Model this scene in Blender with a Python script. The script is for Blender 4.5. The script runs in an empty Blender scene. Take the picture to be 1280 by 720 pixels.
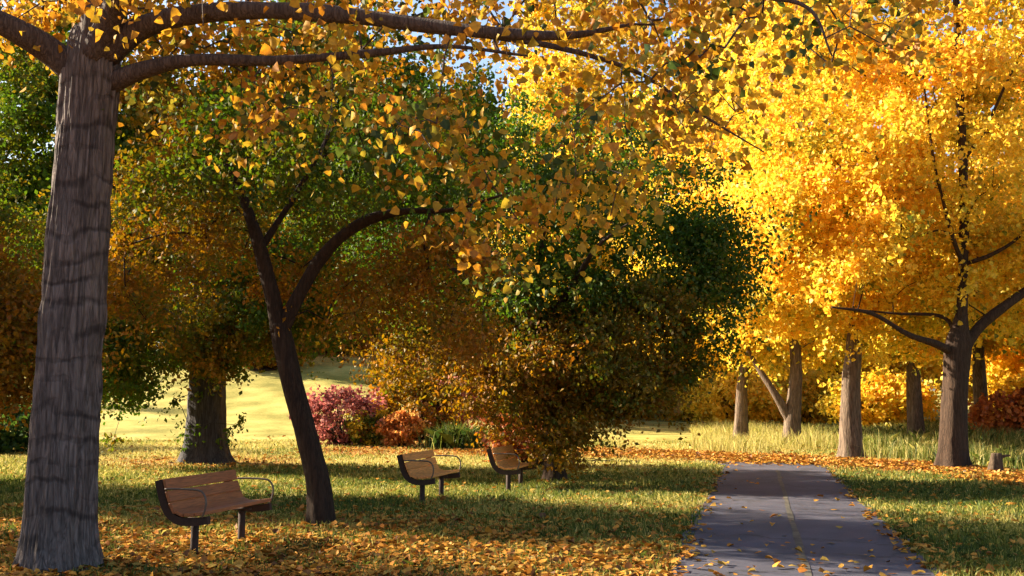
import bpy, math, random
import numpy as np
from mathutils import Vector

R = math.radians
rng = np.random.default_rng(11)
random.seed(11)
scene = bpy.context.scene
COL = scene.collection

# ------------------------------------------------------------------ camera model
F = 1300.0                      # focal length in pixels of a 1280 px wide frame
TH = math.atan(140.0 / F)       # pitch
EYE = 1.55
CT, ST = math.cos(TH), math.sin(TH)

def at(px, py, d):
    """point at depth d (world Y) on the ray through photo pixel px,py"""
    v = np.array([px - 640.0, F * CT - (360 - py) * ST, F * ST + (360 - py) * CT])
    v = v * (d / v[1])
    return np.array([v[0], v[1], v[2] + EYE])

def gd(py):
    """ground distance seen at photo row py on flat ground"""
    v = np.array([0, F * CT - (360 - py) * ST, F * ST + (360 - py) * CT])
    return -EYE / v[2] * v[1]

def g(px, py):
    return at(px, py, gd(py))

# ------------------------------------------------------------------ numpy noise
def _h(i, j, k, s):
    n = (i * 374761393 + j * 668265263 + k * 2147483647 + s * 1274126177) & 0xFFFFFFFF
    n = ((n ^ (n >> 13)) * 1274126177) & 0xFFFFFFFF
    n = (n ^ (n >> 16)) & 0xFFFFFFFF
    return n / 4294967295.0

def noise3(p, s=0):
    p = np.asarray(p, float)
    i = np.floor(p).astype(np.int64)
    f = p - i
    f = f * f * (3 - 2 * f)
    r = 0
    for dx in (0, 1):
        for dy in (0, 1):
            for dz in (0, 1):
                w = (f[..., 0] if dx else 1 - f[..., 0]) * (f[..., 1] if dy else 1 - f[..., 1]) * (f[..., 2] if dz else 1 - f[..., 2])
                r = r + w * _h(i[..., 0] + dx, i[..., 1] + dy, i[..., 2] + dz, s)
    return r

def smooth(a, b, x):
    t = np.clip((np.asarray(x, float) - a) / (b - a), 0, 1)
    return t * t * (3 - 2 * t)

def path_x(y):
    return 0.36 + 0.2345 * np.asarray(y, float)

# path: runs away to the right, then swings left along the leaf-strewn bend
def path_centre():
    pts = [(path_x(y), y) for y in np.arange(-8, 24.01, .5)]
    x, y = pts[-1]; ang = math.atan2(1, .2345)
    for k in range(24):
        ang += R(4.6) if k < 22 else 0
        x += .5 * math.cos(ang); y += .5 * math.sin(ang); pts.append((x, y))
    return np.array(pts)
PC = path_centre()
def path_dist(x, y):
    x = np.asarray(x, float); y = np.asarray(y, float)
    best = np.full(x.shape, 1e9)
    k = np.concatenate([PC[:60:20], PC[60:64:3], PC[64::2], PC[-1:]])
    for a, b in zip(k[:-1], k[1:]):
        d = b - a
        t = np.clip(((x - a[0]) * d[0] + (y - a[1]) * d[1]) / (d @ d + 1e-9), 0, 1)
        best = np.minimum(best, np.hypot(x - a[0] - t * d[0], y - a[1] - t * d[1]))
    return best

# ------------------------------------------------------------------ terrain
def height(x, y):
    x = np.asarray(x, float); y = np.asarray(y, float)
    hill = smooth(36, 82, y) * smooth(8, -12, x - (y - 40) * 0.06) * 5.6
    far = smooth(95, 220, y) * 3.0
    p = np.stack([x * 0.12, y * 0.12, x * 0], -1)
    bump = (noise3(p, 3) - 0.5) * 0.16 * smooth(10, 24, y)
    flat = 1 - smooth(3.4, 1.6, path_dist(x, y))
    right = smooth(9, 22, x - 0.1 * y) * smooth(18, 40, y) * 0.5
    return hill + far + bump * flat + right

# ------------------------------------------------------------------ object helpers
def tag(o, label=None, cat=None, group=None, kind=None):
    if label: o['label'] = label
    if cat: o['category'] = cat
    if group: o['group'] = group
    if kind: o['kind'] = kind
    return o

def empty(name, loc, label, cat, group=None):
    o = bpy.data.objects.new(name, None)
    COL.objects.link(o)
    o.location = loc
    o.empty_display_size = 0.2
    return tag(o, label, cat, group)

class MB:
    """collects faces of any size"""
    def __init__(s):
        s.v = []; s.f = []; s.n = 0
    def add(s, v, f):
        v = np.asarray(v, float)
        s.v.append(v)
        s.f.extend([[i + s.n for i in q] for q in f])
        s.n += len(v)
    def tube(s, pts, rad, sides=6, cap=True, squash=None):
        pts = np.asarray(pts, float); n = len(pts)
        rad = np.broadcast_to(np.asarray(rad, float), (n,))
        tan = np.gradient(pts, axis=0)
        tan /= np.linalg.norm(tan, axis=1)[:, None] + 1e-9
        ref = np.array([1.0, 0, 0]) if abs(tan[0][0]) < 0.8 else np.array([0, 1.0, 0])
        u = np.cross(tan[0], ref); u /= np.linalg.norm(u)
        a = np.linspace(0, 2 * np.pi, sides, endpoint=False)
        vs = []
        for i in range(n):
            u = u - tan[i] * np.dot(u, tan[i]); u /= np.linalg.norm(u) + 1e-9
            w = np.cross(tan[i], u)
            vs.append(pts[i] + rad[i] * (np.cos(a)[:, None] * u + np.sin(a)[:, None] * w))
        vs = np.concatenate(vs)
        fs = []
        for i in range(n - 1):
            for k in range(sides):
                k2 = (k + 1) % sides
                fs.append((i * sides + k, i * sides + k2, (i + 1) * sides + k2, (i + 1) * sides + k))
        if cap:
            fs.append(tuple(range(sides - 1, -1, -1)))
            fs.append(tuple((n - 1) * sides + k for k in range(sides)))
        s.add(vs, fs)
    def box(s, c, size, ax=None):
        """oriented box, ax = 3x3 rows of axes"""
        ax = np.eye(3) if ax is None else np.asarray(ax, float)
        h = np.asarray(size, float) / 2
        b = min(h) * 0.22
        vs = []
        # bevelled box: 24 verts
        for sx in (-1, 1):
            for sy in (-1, 1):
                for sz in (-1, 1):
                    for m in range(3):
                        q = np.array([sx, sy, sz]) * h
                        for t in range(3):
                            if t != m: q[t] -= np.array([sx, sy, sz])[t] * b
                        vs.append(q)
        from itertools import product
        V = np.array(vs)
        idx = {}
        for i, (sx, sy, sz, m) in enumerate(product((-1, 1), (-1, 1), (-1, 1), range(3))):
            idx[(sx, sy, sz, m)] = i
        fs = []
        for m in range(3):
            o = [t for t in range(3) if t != m]
            for sg in (-1, 1):
                def key(a, c_):
                    k = [0, 0, 0]; k[m] = sg; k[o[0]] = a; k[o[1]] = c_
                    return idx[(k[0], k[1], k[2], m)]
                fs.append([key(-1, -1), key(1, -1), key(1, 1), key(-1, 1)])
        for m in range(3):       # edges along axis m
            o = [t for t in range(3) if t != m]
            for a in (-1, 1):
                for c_ in (-1, 1):
                    def key(e, f_):
                        k = [0, 0, 0]; k[m] = e; k[o[0]] = a; k[o[1]] = c_
                        return idx[(k[0], k[1], k[2], f_)]
                    fs.append([key(-1, o[0]), key(1, o[0]), key(1, o[1]), key(-1, o[1])])
        for sx in (-1, 1):
            for sy in (-1, 1):
                for sz in (-1, 1):
                    fs.append([idx[(sx, sy, sz, m)] for m in range(3)])
        s.add(V @ ax + np.asarray(c, float), fs)
    def build(s, name, mat, parent=None, smoothed=True, off=None, fix=False):
        v = np.concatenate(s.v) if s.v else np.zeros((0, 3))
        if off is not None: v = v - off
        me = bpy.data.meshes.new(name)
        me.from_pydata(v.tolist(), [], s.f)
        if smoothed:
            me.polygons.foreach_set('use_smooth', [True] * len(me.polygons))
        if fix:
            import bmesh
            b = bmesh.new(); b.from_mesh(me)
            bmesh.ops.recalc_face_normals(b, faces=b.faces)
            b.to_mesh(me); b.free()
        me.materials.append(mat)
        me.update()
        o = bpy.data.objects.new(name, me)
        COL.objects.link(o)
        if parent: o.parent = parent
        return o

def fast_mesh(name, V, K, mat, parent=None, attrs=None, smoothed=False):
    """V verts, K (nf,k) faces of equal size; attrs = {name: per-face floats}"""
    V = np.ascontiguousarray(V, np.float32); K = np.ascontiguousarray(K, np.int32)
    me = bpy.data.meshes.new(name)
    me.vertices.add(len(V)); me.vertices.foreach_set('co', V.ravel())
    me.loops.add(K.size); me.loops.foreach_set('vertex_index', K.ravel())
    me.polygons.add(len(K))
    me.polygons.foreach_set('loop_start', np.arange(0, K.size, K.shape[1], dtype=np.int32))
    if smoothed: me.polygons.foreach_set('use_smooth', np.ones(len(K), bool))
    me.update(calc_edges=True)
    for k, a in (attrs or {}).items():
        at_ = me.attributes.new(k, 'FLOAT', 'FACE')
        at_.data.foreach_set('value', np.ascontiguousarray(a, np.float32))
    me.materials.append(mat)
    o = bpy.data.objects.new(name, me)
    COL.objects.link(o)
    if parent: o.parent = parent
    return o

def unit(v):
    return v / (np.linalg.norm(v, axis=-1, keepdims=True) + 1e-9)

def leaf_mesh(name, C, size, turn, mat, parent=None, shape='round', droop=0.5, flat=0.0, off=None, curl=0.25):
    """C leaf bases (n,3); droop pulls the tips down; flat lays the blades level"""
    n = len(C)
    if off is not None: C = C - off
    ax = unit(rng.normal(size=(n, 3)) * [1, 1, 0.7] + np.array([0, 0, -droop * 1.6]))     # base -> tip
    if flat > 0: ax[:, 2] *= (1 - flat); ax = unit(ax)
    nr = rng.normal(size=(n, 3))
    if flat > 0: nr = nr * (1 - flat) + np.array([0, 0, 1.0]) * flat * 2
    nr = unit(nr - ax * np.sum(nr * ax, 1, keepdims=True))
    si = np.cross(nr, ax)
    L = (size * rng.uniform(0.5, 1.3, n))[:, None]
    cu = L * curl * rng.uniform(-0.4, 1.0, (n, 1))
    if shape == 'round':      # broad blade with a pointed tip: two quads folded on the midrib
        w = L * 0.5
        v = [C, C + ax * L * 0.22 + si * w + nr * cu, C + ax * L * 0.62 + si * w * 0.72 + nr * cu * 0.7, C + ax * L - nr * cu * 0.5,
             C + ax * L * 0.62 - si * w * 0.72 + nr * cu * 0.7, C + ax * L * 0.22 - si * w + nr * cu]
        V = np.stack(v, 1).reshape(-1, 3)
        b = np.arange(n)[:, None] * 6
        K = np.concatenate([b + [0, 1, 2, 3], b + [0, 3, 4, 5]], 1).reshape(-1, 4)
        return fast_mesh(name, V, K, mat, parent, {'turn': np.repeat(turn, 2)})
    w = L * 0.3               # narrow leaflet: one folded lozenge
    v = [C, C + ax * L * 0.45 + si * w + nr * cu, C + ax * L - nr * cu * .5, C + ax * L * 0.45 - si * w + nr * cu]
    V = np.stack(v, 1).reshape(-1, 3)
    b = np.arange(n)[:, None] * 4
    K = np.concatenate([b + [0, 1, 2], b + [0, 2, 3]], 1).reshape(-1, 3)
    return fast_mesh(name, V, K, mat, parent, {'turn': np.repeat(turn, 2)})

# ------------------------------------------------------------------ materials
def nt(name):
    m = bpy.data.materials.new(name); m.use_nodes = True
    t = m.node_tree
    for n in list(t.nodes): t.nodes.remove(n)
    out = t.nodes.new('ShaderNodeOutputMaterial')
    return m, t, out

def N(t, kind, **kw):
    n = t.nodes.new(kind)
    for k, v in kw.items():
        if k in n.inputs.keys() if hasattr(n.inputs, 'keys') else False: n.inputs[k].default_value = v
        else: setattr(n, k, v)
    return n

def ramp(t, stops, interp='LINEAR'):
    n = t.nodes.new('ShaderNodeValToRGB')
    n.color_ramp.interpolation = interp
    e = n.color_ramp.elements
    while len(e) < len(stops): e.new(0.5)
    for i, (p, c) in enumerate(stops):
        e[i].position = p; e[i].color = (c[0], c[1], c[2], 1)
    return n

def leaf_material(name, stops, trans=0.45, gloss=0.022):
    m, t, out = nt(name); L = t.links.new
    a = N(t, 'ShaderNodeAttribute', attribute_name='turn')
    r = ramp(t, stops); L(a.outputs['Fac'], r.inputs['Fac'])
    tc = N(t, 'ShaderNodeTexCoord')
    no = N(t, 'ShaderNodeTexNoise'); no.inputs['Scale'].default_value = 31; no.inputs['Detail'].default_value = 2
    L(tc.outputs['Object'], no.inputs['Vector'])
    mr = N(t, 'ShaderNodeMapRange'); mr.inputs['From Min'].default_value = .3; mr.inputs['From Max'].default_value = .7
    mr.inputs['To Min'].default_value = .72; mr.inputs['To Max'].default_value = 1.15
    L(no.outputs['Fac'], mr.inputs['Value'])
    mx = N(t, 'ShaderNodeVectorMath', operation='SCALE')
    L(r.outputs['Color'], mx.inputs[0]); L(mr.outputs['Result'], mx.inputs['Scale'])
    d = N(t, 'ShaderNodeBsdfDiffuse'); tr = N(t, 'ShaderNodeBsdfTranslucent'); gl = N(t, 'ShaderNodeBsdfGlossy')
    gl.inputs['Roughness'].default_value = 0.55
    L(mx.outputs['Vector'], d.inputs['Color']); L(mx.outputs['Vector'], tr.inputs['Color'])
    m1 = N(t, 'ShaderNodeMixShader'); m1.inputs['Fac'].default_value = trans
    L(d.outputs[0], m1.inputs[1]); L(tr.outputs[0], m1.inputs[2])
    m2 = N(t, 'ShaderNodeMixShader'); m2.inputs['Fac'].default_value = gloss
    L(m1.outputs[0], m2.inputs[1]); L(gl.outputs[0], m2.inputs[2])
    L(m2.outputs[0], out.inputs['Surface'])
    return m

LEAF = leaf_material('autumn_leaf', [
    (0.00, (0.022, 0.060, 0.010)), (0.22, (0.075, 0.130, 0.014)), (0.36, (0.34, 0.28, 0.02)), (0.48, (0.80, 0.52, 0.03)),
    (0.66, (0.72, 0.33, 0.016)), (0.82, (0.46, 0.16, 0.014)), (1.00, (0.17, 0.065, 0.016))])
BRONZE = leaf_material('bronze_leaf', [
    (0.00, (0.045, 0.105, 0.003)), (0.22, (0.085, 0.14, 0.004)), (0.40, (0.15, 0.125, 0.004)), (0.58, (0.28, 0.15, 0.003)),
    (0.74, (0.36, 0.145, 0.003)), (0.88, (0.29, 0.10, 0.004)), (1.00, (0.12, 0.045, 0.006))], trans=.47)
GOLD = leaf_material('gold_leaf', [
    (0.00, (0.04, 0.09, 0.010)), (0.22, (0.16, 0.19, 0.016)), (0.36, (0.66, 0.52, 0.04)), (0.50, (0.92, 0.61, 0.045)),
    (0.68, (0.90, 0.49, 0.03)), (0.85, (0.6, 0.2, 0.015)), (1.00, (0.25, 0.09, 0.016))], trans=.5)
HANG = leaf_material('cottonwood_leaf', [
    (0.00, (0.020, 0.050, 0.008)), (0.25, (0.08, 0.11, 0.014)), (0.40, (0.40, 0.28, 0.02)), (0.56, (0.58, 0.31, 0.02)),
    (0.72, (0.48, 0.19, 0.012)), (1.00, (0.14, 0.055, 0.014))], trans=.42)
LITTER = leaf_material('fallen_leaf', [
    (0.00, (0.30, 0.20, 0.04)), (0.4, (0.50, 0.24, 0.035)), (0.7, (0.36, 0.13, 0.02)), (1.0, (0.12, 0.055, 0.02))], trans=0.12)
GRASS = leaf_material('grass_blade', [
    (0.0, (0.035, 0.075, 0.012)), (0.45, (0.13, 0.16, 0.02)), (0.75, (0.42, 0.37, 0.09)), (1.0, (0.58, 0.48, 0.17))], trans=0.35)
MAGENTA = leaf_material('burning_bush_leaf', [(0, (0.18, 0.05, 0.04)), (0.5, (0.40, 0.11, 0.10)), (1, (0.55, 0.26, 0.2))], trans=0.4)
ORANGE = leaf_material('orange_shrub_leaf', [(0, (0.45, 0.12, 0.02)), (0.5, (0.62, 0.22, 0.05)), (1, (0.7, 0.4, 0.10))], trans=0.4)
RED = leaf_material('red_shrub_leaf', [(0, (0.2, 0.05, 0.015)), (0.5, (0.44, 0.12, 0.025)), (1, (0.6, 0.24, 0.04))], trans=0.4)

def bark_material(name, dark, light, scale=1.0, rings=0.0, bump=0.6):
    m, t, out = nt(name); L = t.links.new
    tc = N(t, 'ShaderNodeTexCoord')
    mp = N(t, 'ShaderNodeMapping'); mp.inputs['Scale'].default_value = (14 * scale, 14 * scale, 2.2 * scale)
    L(tc.outputs['Object'], mp.inputs['Vector'])
    n1 = N(t, 'ShaderNodeTexNoise'); n1.inputs['Scale'].default_value = 1.6; n1.inputs['Detail'].default_value = 7; n1.inputs['Roughness'].default_value = .62
    L(mp.outputs[0], n1.inputs['Vector'])
    vo = N(t, 'ShaderNodeTexVoronoi', feature='DISTANCE_TO_EDGE'); vo.inputs['Scale'].default_value = 1.7
    n3 = N(t, 'ShaderNodeTexNoise'); n3.inputs['Scale'].default_value = 1.2; n3.inputs['Detail'].default_value = 3
    L(mp.outputs[0], n3.inputs['Vector'])
    va = N(t, 'ShaderNodeVectorMath', operation='ADD'); L(mp.outputs[0], va.inputs[0]); L(n3.outputs['Color'], va.inputs[1])
    L(va.outputs[0], vo.inputs['Vector'])
    # long wandering fissures from a stretched ridged noise, a weak cell pattern breaks them into plates
    mp2 = N(t, 'ShaderNodeMapping'); mp2.inputs['Scale'].default_value = (11 * scale, 11 * scale, 1.1 * scale)
    L(tc.outputs['Object'], mp2.inputs['Vector'])
    rn = N(t, 'ShaderNodeTexNoise'); rn.inputs['Scale'].default_value = 1.5; rn.inputs['Detail'].default_value = 4; rn.inputs['Roughness'].default_value = .5
    rn.inputs['Distortion'].default_value = .6
    L(mp2.outputs[0], rn.inputs['Vector'])
    sb = N(t, 'ShaderNodeMath', operation='SUBTRACT'); sb.inputs[1].default_value = .5; L(rn.outputs['Fac'], sb.inputs[0])
    ab = N(t, 'ShaderNodeMath', operation='ABSOLUTE'); L(sb.outputs[0], ab.inputs[0])
    fz = N(t, 'ShaderNodeMapRange'); fz.inputs['From Max'].default_value = .10; fz.inputs['To Min'].default_value = .34; L(ab.outputs[0], fz.inputs['Value'])
    cr = N(t, 'ShaderNodeMapRange'); cr.inputs['From Max'].default_value = .16; cr.inputs['To Min'].default_value = .62
    L(vo.outputs['Distance'], cr.inputs['Value'])
    mu0 = N(t, 'ShaderNodeMath', operation='MULTIPLY'); L(cr.outputs[0], mu0.inputs[0]); L(fz.outputs[0], mu0.inputs[1])
    mul = N(t, 'ShaderNodeMath', operation='MULTIPLY'); L(mu0.outputs[0], mul.inputs[0]); L(n1.outputs['Fac'], mul.inputs[1])
    last = mul.outputs[0]
    if rings > 0:     # rough horizontal scars round the stem
        wv = N(t, 'ShaderNodeTexWave', wave_type='BANDS', bands_direction='Z'); wv.inputs['Scale'].default_value = rings
        wv.inputs['Distortion'].default_value = 9; wv.inputs['Detail'].default_value = 3; wv.inputs['Detail Scale'].default_value = 1.3
        L(tc.outputs['Object'], wv.inputs['Vector'])
        rr = N(t, 'ShaderNodeMapRange'); rr.inputs['From Min'].default_value = .0; rr.inputs['From Max'].default_value = .3; rr.inputs['To Min'].default_value = .3
        L(wv.outputs['Fac'], rr.inputs['Value'])
        pn = N(t, 'ShaderNodeTexNoise'); pn.inputs['Scale'].default_value = 3.2; pn.inputs['Detail'].default_value = 5
        L(tc.outputs['Object'], pn.inputs['Vector'])
        pm = N(t, 'ShaderNodeMapRange'); pm.inputs['From Min'].default_value = .40; pm.inputs['From Max'].default_value = .58; L(pn.outputs['Fac'], pm.inputs['Value'])
        mxr = N(t, 'ShaderNodeMath', operation='MAXIMUM'); L(rr.outputs[0], mxr.inputs[0]); L(pm.outputs[0], mxr.inputs[1])
        m2 = N(t, 'ShaderNodeMath', operation='MULTIPLY'); L(last, m2.inputs[0]); L(mxr.outputs[0], m2.inputs[1]); last = m2.outputs[0]
    r = ramp(t, [(0.0, dark), (0.25, tuple(.5 * (a + b) for a, b in zip(dark, light))), (0.62, light)])
    L(last, r.inputs['Fac'])
    p = N(t, 'ShaderNodeBsdfPrincipled'); p.inputs['Roughness'].default_value = .9
    p.inputs['Specular IOR Level'].default_value = .15
    L(r.outputs[0], p.inputs['Base Color'])
    bp = N(t, 'ShaderNodeBump'); bp.inputs['Strength'].default_value = bump; bp.inputs['Distance'].default_value = .03
    L(last, bp.inputs['Height']); L(bp.outputs[0], p.inputs['Normal'])
    L(p.outputs[0], out.inputs['Surface'])
    return m

BARK_GREY = bark_material('grey_furrowed_bark', (0.016, 0.012, 0.012), (0.20, 0.165, 0.155), .9, 1.3, 1.0)
BARK_LIMB = bark_material('limb_bark', (0.02, 0.014, 0.013), (0.12, 0.09, 0.08), 1.3)
BARK_DARK = bark_material('dark_bark', (0.014, 0.009, 0.007), (0.07, 0.043, 0.028), 1.2)
BARK_BLACK = bark_material('near_black_bark', (0.010, 0.007, 0.006), (0.045, 0.028, 0.019), 1.2)
BARK_PALE = bark_material('pale_bark', (0.02, 0.013, 0.010), (0.19, 0.14, 0.10), 0.9)

def ground_material():
    m, t, out = nt('lawn_and_litter'); L = t.links.new
    geo = N(t, 'ShaderNodeNewGeometry')
    def noise(scale, detail=4, rough=.55):
        n = N(t, 'ShaderNodeTexNoise'); n.inputs['Scale'].default_value = scale; n.inputs['Detail'].default_value = detail
        n.inputs['Roughness'].default_value = rough
        L(geo.outputs['Position'], n.inputs['Vector']); return n
    a = noise(.45, 5); b = noise(9, 5, .7); c = noise(60, 3, .7)
    mixf = N(t, 'ShaderNodeMath', operation='ADD')
    s1 = N(t, 'ShaderNodeMath', operation='MULTIPLY'); s1.inputs[1].default_value = .5; L(b.outputs['Fac'], s1.inputs[0])
    L(a.outputs['Fac'], mixf.inputs[0]); L(s1.outputs[0], mixf.inputs[1])
    s2 = N(t, 'ShaderNodeMath', operation='MULTIPLY'); s2.inputs[1].default_value = .4; L(c.outputs['Fac'], s2.inputs[0])
    m2 = N(t, 'ShaderNodeMath', operation='ADD'); L(mixf.outputs[0], m2.inputs[0]); L(s2.outputs[0], m2.inputs[1])
    gr = ramp(t, [(0.0, (0.08, 0.09, 0.018)), (0.4, (0.22, 0.20, 0.045)), (0.7, (0.42, 0.35, 0.10)), (1.0, (0.52, 0.43, 0.15))])
    mr = N(t, 'ShaderNodeMapRange'); mr.inputs['From Min'].default_value = .55; mr.inputs['From Max'].default_value = 1.3
    L(m2.outputs[0], mr.inputs['Value']); L(mr.outputs[0], gr.inputs['Fac'])
    li = ramp(t, [(0.0, (0.06, 0.03, 0.012)), (0.4, (0.20, 0.085, 0.02)), (0.65, (0.40, 0.17, 0.03)), (1.0, (0.5, 0.28, 0.06))])
    v = N(t, 'ShaderNodeTexVoronoi'); v.inputs['Scale'].default_value = 14; L(geo.outputs['Position'], v.inputs['Vector'])
    sx = N(t, 'ShaderNodeSeparateColor'); L(v.outputs['Color'], sx.inputs[0]); L(sx.outputs[0], li.inputs['Fac'])
    at_ = N(t, 'ShaderNodeAttribute', attribute_name='litter')
    # break the edge of the litter with noise
    ad = N(t, 'ShaderNodeMath', operation='ADD'); L(at_.outputs['Fac'], ad.inputs[0])
    bb = N(t, 'ShaderNodeMapRange'); bb.inputs['To Min'].default_value = -.35; bb.inputs['To Max'].default_value = .35; L(b.outputs['Fac'], bb.inputs['Value'])
    L(bb.outputs[0], ad.inputs[1])
    cl = N(t, 'ShaderNodeMapRange'); cl.inputs['From Min'].default_value = .3; cl.inputs['From Max'].default_value = .75; L(ad.outputs[0], cl.inputs['Value'])
    mx = N(t, 'ShaderNodeMix', data_type='RGBA'); L(cl.outputs[0], mx.inputs[0]); L(gr.outputs[0], mx.inputs[6]); L(li.outputs[0], mx.inputs[7])
    p = N(t, 'ShaderNodeBsdfPrincipled'); p.inputs['Roughness'].default_value = .95; p.inputs['Specular IOR Level'].default_value = .1
    L(mx.outputs[2], p.inputs['Base Color'])
    bp = N(t, 'ShaderNodeBump'); bp.inputs['Strength'].default_value = .8; bp.inputs['Distance'].default_value = .05
    L(m2.outputs[0], bp.inputs['Height']); L(bp.outputs[0], p.inputs['Normal'])
    L(p.outputs[0], out.inputs['Surface'])
    return m
GROUND = ground_material()

def asphalt_material():
    m, t, out = nt('asphalt'); L = t.links.new
    geo = N(t, 'ShaderNodeNewGeometry')
    def noise(scale, d=5, rough=.6):
        n = N(t, 'ShaderNodeTexNoise'); n.inputs['Scale'].default_value = scale; n.inputs['Detail'].default_value = d; n.inputs['Roughness'].default_value = rough
        L(geo.outputs['Position'], n.inputs['Vector']); return n
    a = noise(1.1); b = noise(140, 2)
    ad = N(t, 'ShaderNodeMath', operation='ADD'); L(a.outputs['Fac'], ad.inputs[0]); L(b.outputs['Fac'], ad.inputs[1])
    r = ramp(t, [(.34, (.017, .018, .032)), (.5, (.036, .036, .058)), (.66, (.066, .066, .098))])
    h = N(t, 'ShaderNodeMath', operation='MULTIPLY'); h.inputs[1].default_value = .5; L(ad.outputs[0], h.inputs[0]); L(h.outputs[0], r.inputs['Fac'])
    # hairline cracks
    v = N(t, 'ShaderNodeTexVoronoi', feature='DISTANCE_TO_EDGE'); v.inputs['Scale'].default_value = .42
    n3 = noise(2.2, 6); va = N(t, 'ShaderNodeVectorMath', operation='ADD'); L(geo.outputs['Position'], va.inputs[0]); L(n3.outputs['Color'], va.inputs[1]); L(va.outputs[0], v.inputs['Vector'])
    c = N(t, 'ShaderNodeMapRange'); c.inputs['From Max'].default_value = .016; c.inputs['To Min'].default_value = .3; L(v.outputs['Distance'], c.inputs['Value'])
    sc = N(t, 'ShaderNodeVectorMath', operation='SCALE'); L(r.outputs[0], sc.inputs[0]); L(c.outputs[0], sc.inputs['Scale'])
    p = N(t, 'ShaderNodeBsdfPrincipled'); p.inputs['Roughness'].default_value = .85
    L(sc.outputs[0], p.inputs['Base Color'])
    bp = N(t, 'ShaderNodeBump'); bp.inputs['Strength'].default_value = .4; bp.inputs['Distance'].default_value = .006
    L(b.outputs['Fac'], bp.inputs['Height']); L(bp.outputs[0], p.inputs['Normal'])
    L(p.outputs[0], out.inputs['Surface'])
    return m
ASPHALT = asphalt_material()

def simple(name, col, rough=.6, metal=0, var=.3, scale=8, stretch=None):
    m, t, out = nt(name); L = t.links.new
    tc = N(t, 'ShaderNodeTexCoord')
    mp = N(t, 'ShaderNodeMapping')
    if stretch: mp.inputs['Scale'].default_value = stretch
    L(tc.outputs['Object'], mp.inputs['Vector'])
    n = N(t, 'ShaderNodeTexNoise'); n.inputs['Scale'].default_value = scale; n.inputs['Detail'].default_value = 6
    L(mp.outputs[0], n.inputs['Vector'])
    r = ramp(t, [(.3, tuple(c * (1 - var) for c in col)), (.7, tuple(min(1, c * (1 + var)) for c in col))])
    L(n.outputs['Fac'], r.inputs['Fac'])
    p = N(t, 'ShaderNodeBsdfPrincipled'); p.inputs['Roughness'].default_value = rough; p.inputs['Metallic'].default_value = metal
    L(r.outputs[0], p.inputs['Base Color'])
    bp = N(t, 'ShaderNodeBump'); bp.inputs['Strength'].default_value = .25; bp.inputs['Distance'].default_value = .01
    L(n.outputs['Fac'], bp.inputs['Height']); L(bp.outputs[0], p.inputs['Normal'])
    L(p.outputs[0], out.inputs['Surface'])
    return m
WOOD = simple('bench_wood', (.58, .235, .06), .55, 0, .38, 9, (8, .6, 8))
WOOD_SHADED = simple('bench_wood_shaded', (.27, .095, .032), .55, 0, .4, 9, (8, .6, 8))  # same bench wood, with the near bench's shade put into its colour
IRON = simple('dark_brown_steel', (.030, .015, .010), .9, 0, .3, 20)
ROD = simple('bare_steel_rod', (.10, .075, .06), .45, .3, .2, 20)
PAINT = simple('worn_yellow_paint', (.058, .052, .038), .85, 0, .6, 5)
STUMPM = bark_material('stump_bark', (.02, .014, .01), (.13, .09, .06), 1.5)

# ------------------------------------------------------------------ terrain mesh
def litter_mask(x, y):
    p = np.stack([x * .3, y * .5, x * 0], -1)
    n = noise3(p, 7) + .5 * noise3(p * 3.1, 8) - .75
    near = smooth(18.5, 11, y + np.clip(x + 1.0, 0, 20) * 1.0) * 1.0
    near2 = smooth(17.5, 12, y + np.clip(x, -3, 30) * .0) * smooth(6, 2, x) * .55
    m = np.maximum(near, near2) + n * .45
    wd = 1 + 1.0 * smooth(8.5, 6.5, x)
    trail = smooth(1.6, .7, trail_dist(x, y) / wd) * smooth(13, 19, y)
    hill = smooth(58, 72, y) * smooth(4, -4, x - (y - 40) * .06)
    shr = smooth(30, 33, y) * smooth(48, 42, y) * smooth(-8, -5, x) * smooth(2.5, .5, x) * .75
    grove = smooth(24, 28, y) * smooth(12, 20, x) * .3
    # ring of fallen leaves below the old tree at the back
    c = smooth(4.5, 1.5, np.hypot(x + 7.9, y - 27)) * .7
    return np.clip(np.maximum.reduce([m, trail, hill + n * .3, shr, c, grove]), 0, 1)

TRAIL = np.array([(-4, 31.6), (0, 31.5), (2.4, 31), (5, 29.5), (7.2, 27.3), (8.9, 24.6), (9.7, 21.5), (10.1, 18), (10.3, 14), (10.4, 8)], float)
def trail_dist(x, y):
    x = np.asarray(x, float); y = np.asarray(y, float)
    best = np.full(x.shape, 1e9)
    for a, b in zip(TRAIL[:-1], TRAIL[1:]):
        d = b - a
        t = np.clip(((x - a[0]) * d[0] + (y - a[1]) * d[1]) / (d @ d), 0, 1)
        best = np.minimum(best, np.hypot(x - a[0] - t * d[0], y - a[1] - t * d[1]))
    return best
def beyond_trail(x, y):
    """metres past the leaf drift, into the grove"""
    return np.where(y > 8, trail_dist(x, y), 0) * np.where((x > np.interp(y, TRAIL[::-1, 1], TRAIL[::-1, 0])) | (y > 31.5), 1, -1)

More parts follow.
